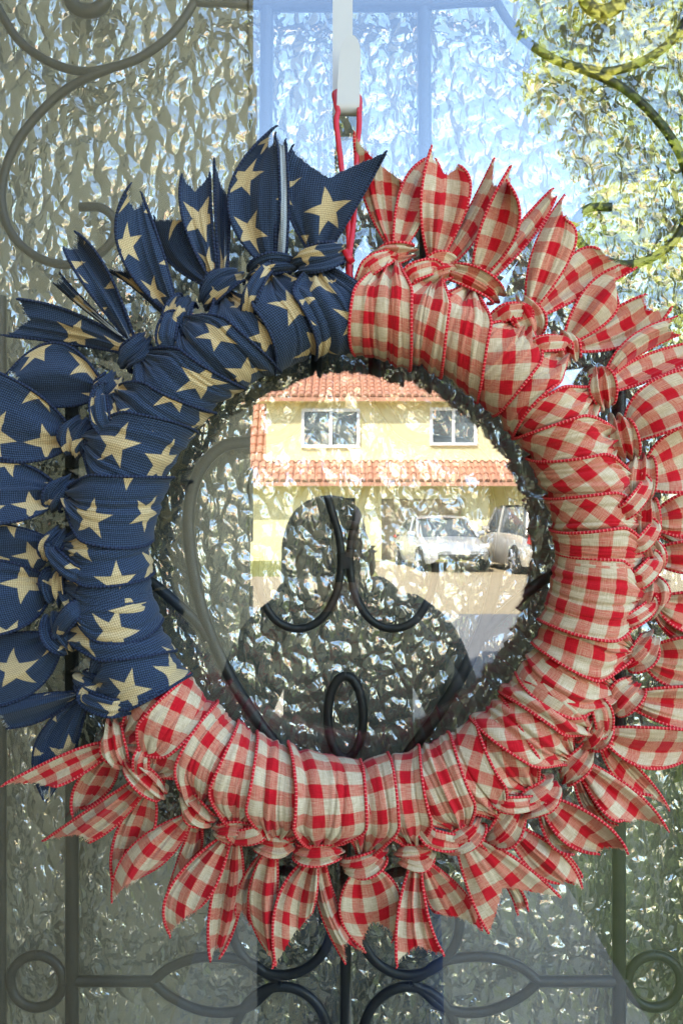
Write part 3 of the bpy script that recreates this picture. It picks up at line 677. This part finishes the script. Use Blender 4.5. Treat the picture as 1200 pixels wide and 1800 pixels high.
    m=MB(); g=[W_((h+.015,y,z)) for y,z in ((-.26,.47),(.26,.47),(.26,.58),(-.26,.58))]; m.poly(g); g2=[W_((-h-.012,y,z)) for y,z in ((-.26,.62),(.26,.62),(.26,.73),(-.26,.73))]; m.obj('number_plate',lampm,e)
    m=MB(); m.poly(g2); m.obj('number_plate',lampm,e)
    return e
car('sedan','silver sedan parked on the driveway nose out, mirrored in the glass',(2.75,-23.4,.012),R(82),(.62,.64,.66))
car('utility_vehicle','pale beige utility vehicle with red tail lamp seen from behind, mirrored in the glass',(5.1,-22.4,.012),R(-97),(.66,.61,.52),4.6,1.85,1.75,True)

# ------------------------------------------------------------------ trees and shrubs
BARK=plain('bark',(.16,.12,.085),.9,0,.3,12,.6,.02,.2)
def leafmat(name,c1,c2):
    m=N(name); g=m.n('TexCoord').outputs['Object']; nz=m.noise(g,1.3,3); n2=m.n('ObjectInfo')
    c=m.mix(m.step(nz,.35,.65),c1,c2); b=m.bsdf(c,.6,0,None,.3); t=m.n('BsdfTranslucent'); m.L(c,t.inputs[0]); x=m.n('MixShader'); x.inputs[0].default_value=.5
    m.L(b,x.inputs[1]); m.L(t.outputs[0],x.inputs[2]); return m.done(x.outputs[0])
LEAF=leafmat('leaf_yellow_green',(.30,.38,.04),(.60,.57,.09)); LEAF2=leafmat('leaf_green',(.08,.14,.03),(.22,.26,.05))
def leaves(parent,centers,nleaf,size,mat,rng,name='crown'):
    V=[];F=[]
    for (c,r) in centers:
        n=int(nleaf*r**2)
        for _ in range(n):
            d=rng.normal(0,1,3); d/=np.linalg.norm(d); p=np.array(c)+d*r*(rng.uniform(.35,1.05))*np.array([1,1,.8])
            a=rng.normal(0,1,3); a[2]-=.6; nl=d+np.array([-.3,.7,.8])+rng.normal(0,.5,3); nl/=np.linalg.norm(nl); a-=nl*(a@nl); a/=np.linalg.norm(a); b=np.cross(a,nl)
            l=size*rng.uniform(.6,1.4); w=l*.28; o=len(V)
            V+= [tuple(p),tuple(p+a*l*.5+b*w),tuple(p+a*l),tuple(p+a*l*.5-b*w)]; F.append((o,o+1,o+2,o+3))
    me=bpy.data.meshes.new(name); me.from_pydata(V,[],F); me.materials.append(mat); o=bpy.data.objects.new(name,me); COL.objects.link(o)
    o.parent=parent; o.matrix_parent_inverse=Matrix.Translation(parent.location).inverted(); return o
def tree(name,label,base,clumps,trunk_r,nleaf,size,mat,seed):
    rng=np.random.default_rng(seed); e=empty(name,base,label,'tree')
    m=MB(); top=np.mean([c for c,_ in clumps],axis=0); b0=np.array(base)
    m.tube(spline([b0,b0+(top-b0)*.35+rng.normal(0,.1,3),b0+(top-b0)*.7+rng.normal(0,.1,3),top],8),np.linspace(trunk_r,trunk_r*.35,25),0,10); tr=m.obj('trunk',BARK,e)
    for c,r in clumps:
        f=rng.uniform(.35,.75); st=b0+(top-b0)*f; m=MB()
        m.tube(spline([st,(st+np.array(c))/2+rng.normal(0,.15,3),np.array(c)],6),np.linspace(trunk_r*.35,.02,13),0,7); m.obj('limb',BARK,tr)
    leaves(e,clumps,nleaf,size,mat,rng); return e
# clumps placed by where the mirrored crown shows
cl=[]
rngT=np.random.default_rng(3)
for (px,py,D,r) in [(1010,40,8.2,.55),(1090,130,8.4,.65),(985,150,8.0,.38),(1180,60,8.8,.8),(1060,250,8.3,.42),(1150,260,8.6,.6),(1200,400,8.8,.8),(1110,360,8.3,.45),(1060,430,8.1,.36),(1130,480,8.2,.42),(1200,540,8.5,.6),(1060,-80,8.6,.8),(1240,-40,9,1.),(1300,250,9,1.1),(1320,500,9,1.),(980,-20,8.3,.4),(1160,590,8.2,.4)]:
    cl.append((tuple(M(px,py,D)),r))
tree('garden_tree','leafy yellow green garden tree against blue sky, mirrored in the glass',(5.6,-9.4,0),cl,.16,3200,.17,LEAF,5)
# shrubs along the walk (mirrored low on the right)
def shrub(label,x,y,r,seed,mat=LEAF2):
    rng=np.random.default_rng(seed); e=empty('shrub',(x,y,0),label,'shrub','shrubs mirrored beside the entry walk')
    m=MB()
    for k in range(5):
        a=k*1.3; m.tube([(x,y,0),(x+.3*r*math.cos(a),y+.3*r*math.sin(a),r*.7),(x+.6*r*math.cos(a),y+.6*r*math.sin(a),r*1.3)],[.02,.015,.006],0,6)
    m.obj('stem',BARK,e); leaves(e,[((x+rng.uniform(-.25,.25)*r,y+rng.uniform(-.25,.25)*r,r*rng.uniform(.7,1.1)),r*.8) for _ in range(4)],900,.09,mat,rng,'foliage')
for k,(x,y,r) in enumerate([(1.9,-3.6,.5),(2.3,-4.8,.55),(1.75,-2.6,.42),(2.2,-6.1,.5),(3.0,-3.2,.6)]):
    shrub(['leafy yellow green shrub second from the door beside the entry walk','dark green shrub third from the door beside the entry walk','small yellow green shrub closest to the door beside the entry walk','dark green shrub closest to the road beside the entry walk','large yellow green shrub behind the row along the entry walk'][k],x,y,r,40+k,LEAF2 if k%2 else LEAF)

# ------------------------------------------------------------------ the photographer
SKIN=plain('skin',(.45,.28,.20),.5); HAIR=plain('dark_brown_hair',(.035,.022,.015),.45,0,.3,200,.4,.002); SHIRT=plain('black_shirt',(.06,.06,.064),.85,0,.2,40,.3,.002); JEANS=plain('blue_denim',(.05,.085,.24),.85,0,.2,60,.3,.001)
py0=-1.14
pe=empty('person',(0,py0,0),'person in a black top and blue jeans holding up a phone, mirrored in the glass','person')
def skinobj(name,verts,edges,radii,mat,root=0,sub=2):
    me=bpy.data.meshes.new(name); me.from_pydata(verts,edges,[]); o=bpy.data.objects.new(name,me); COL.objects.link(o)
    sm=o.modifiers.new('skin','SKIN'); sm.use_smooth_shade=True
    for i,r in enumerate(radii):
        me.skin_vertices[0].data[i].radius=(r if isinstance(r,tuple) else (r,r)); me.skin_vertices[0].data[i].use_root=(i==root)
    ss=o.modifiers.new('sub','SUBSURF'); ss.levels=sub; ss.render_levels=sub
    me.materials.append(mat); o.parent=pe; o.matrix_parent_inverse=Matrix.Translation(pe.location).inverted(); return o
def add_skin_layer(me):
    pass
def skel(name,chains,mat,root=0,sub=2):
    verts=[];rad=[];edges=[];idx={}
    for ch in chains:
        prev=None
        for p,r in ch:
            key=tuple(round(x,4) for x in p)
            if key not in idx: idx[key]=len(verts); verts.append(p); rad.append(r)
            if prev is not None: edges.append((prev,idx[key]))
            prev=idx[key]
    me=bpy.data.meshes.new(name); me.from_pydata(verts,edges,[]); o=bpy.data.objects.new(name,me); COL.objects.link(o)
    sm=o.modifiers.new('skin','SKIN'); sm.use_smooth_shade=True
    if not me.skin_vertices:
        bpy.context.view_layer.objects.active=o; o.select_set(True); bpy.ops.mesh.customdata_skin_add()
    for i,r in enumerate(rad):
        d=me.skin_vertices[0].data[i]; d.radius=r if isinstance(r,tuple) else (r,r); d.use_root=(i==root)
    ss=o.modifiers.new('sub','SUBSURF'); ss.levels=sub; ss.render_levels=sub
    me.materials.append(mat); o.parent=pe; o.matrix_parent_inverse=Matrix.Translation(pe.location).inverted(); return o
cx,yy=.015,py0
pel=((cx,yy,.88),.15); sp1=((cx,yy-.01,1.02),.135); ch=((cx,yy-.01,1.20),.14); up=((cx,yy-.01,1.33),.10); nk=((-.01,yy,1.40),.055); hd0=((-.026,yy+.02,1.48),.072); hd1=((-.028,yy+.01,1.56),.086); hd2=((-.028,yy,1.61),.062)
PHX,PHY,PHZ=.0,-CAMD-.014,CAMZ
def arm(s):
    return [((cx+s*.13,yy-.01,1.335),.062),((cx+s*.185,yy,1.30),.060),((cx+s*.235,yy+.06,1.165),.050),((cx+s*.245,yy+.10,1.10),.046),((cx+s*.16,yy+.20,1.27),.037),((-.014+s*.059,PHY-.045,1.455),.027)]
body=skel('body',[[pel,sp1,ch,up,nk,hd0,hd1,hd2],[up]+arm(-1),[up]+arm(1),
   [pel,((cx-.095,yy,.80),.095),((cx-.10,yy+.01,.48),.062),((cx-.10,yy-.02,.25),.058),((cx-.10,yy-.03,.09),.042),((cx-.105,yy+.10,.045),.038)],
   [pel,((cx+.095,yy,.80),.095),((cx+.11,yy+.01,.48),.062),((cx+.115,yy-.02,.25),.058),((cx+.115,yy-.03,.09),.042),((cx+.125,yy+.10,.045),.038)]],SKIN)
def pad(chn,d): return [(p,r+d) for p,r in chn]
skel('shirt',[pad([((cx,yy,.86),.145),sp1,ch,up],.02),pad([up]+arm(-1),.012),pad([up]+arm(1),.012)],SHIRT)
skel('trousers',[pad([pel,((cx-.095,yy,.80),.11),((cx-.10,yy+.01,.48),.10),((cx-.10,yy-.02,.25),.10),((cx-.10,yy-.03,.12),.10)],.010),pad([pel,((cx+.095,yy,.80),.11),((cx+.11,yy+.01,.48),.10),((cx+.115,yy-.02,.25),.10),((cx+.115,yy-.03,.12),.10)],.010)],JEANS)
skel('hair',[[((-.028,yy-.035,1.47),.07),((-.028,yy-.03,1.57),.092),((-.028,yy-.015,1.625),.075)],[((-.028,yy-.03,1.57),.092),((-.105,yy-.03,1.50),.035),((-.11,yy-.03,1.40),.028)],[((-.028,yy-.03,1.57),.092),((.025,yy-.03,1.50),.035),((.03,yy-.03,1.40),.028)]],HAIR)
for s in (-1,1):
    PHX_=PHX; PHX=-.014-s*.016; b0=(PHX+s*.075,PHY-.045,1.455)
    palm=[(b0,.025),((PHX+s*.066,PHY-.026,1.495),(.028,.016)),((PHX+s*.062,PHY-.018,1.525),(.026,.014))]
    chains=[palm]
    for k in range(4):
        z=1.505+k*.017; L_=(.8,1,.95,.75)[k]
        chains.append([palm[-1],((PHX+s*.058,PHY+.004,z),.0085),((PHX+s*(.055-.012*L_),PHY+.016,z+.002),.008),((PHX+s*(.055-.026*L_),PHY+.016,z+.003),.007)])
    chains.append([palm[1],((PHX+s*.050,PHY-.026,1.515),.0095),((PHX+s*.030,PHY-.022,1.535),.0085)])
    skel('hand',chains,SKIN,0,2); PHX=PHX_
for s in (-1,1):
    skel('shoe',[[((cx+s*.107,yy-.05,.06),.045),((cx+s*.112,yy+.02,.05),.045),((cx+s*.118,yy+.14,.042),.036)]],plain('white_shoe',(.6,.6,.58),.7))
# face details
for s in (-1,1):
    m=MB(); m.tube([(-.04+s*.032,yy+.082,1.555),(-.04+s*.032,yy+.093,1.555)],[.012,.007],0,10); m.obj('eye',plain('eye',(.1,.08,.07),.2),pe)
m=MB(); m.tube([(-.037,yy+.088,1.555),(-.036,yy+.108,1.518),(-.036,yy+.09,1.508)],[.007,.013,.008],0,8); m.obj('nose',SKIN,pe)
m=MB(); m.tube([(-.06,yy+.080,1.478),(-.036,yy+.090,1.476),(-.012,yy+.080,1.478)],[.004,.007,.004],0,8); m.obj('mouth',plain('lips',(.4,.15,.13),.5),pe)
ph=empty('phone',(0,PHY,1.50),'black phone held up in both hands, mirrored in the glass','phone')
boxobj('phone_body',(PHX-.052,PHY-.008,1.455),(PHX+.024,PHY,1.605),plain('black_phone',(.015,.015,.017),.2),ph,.004)
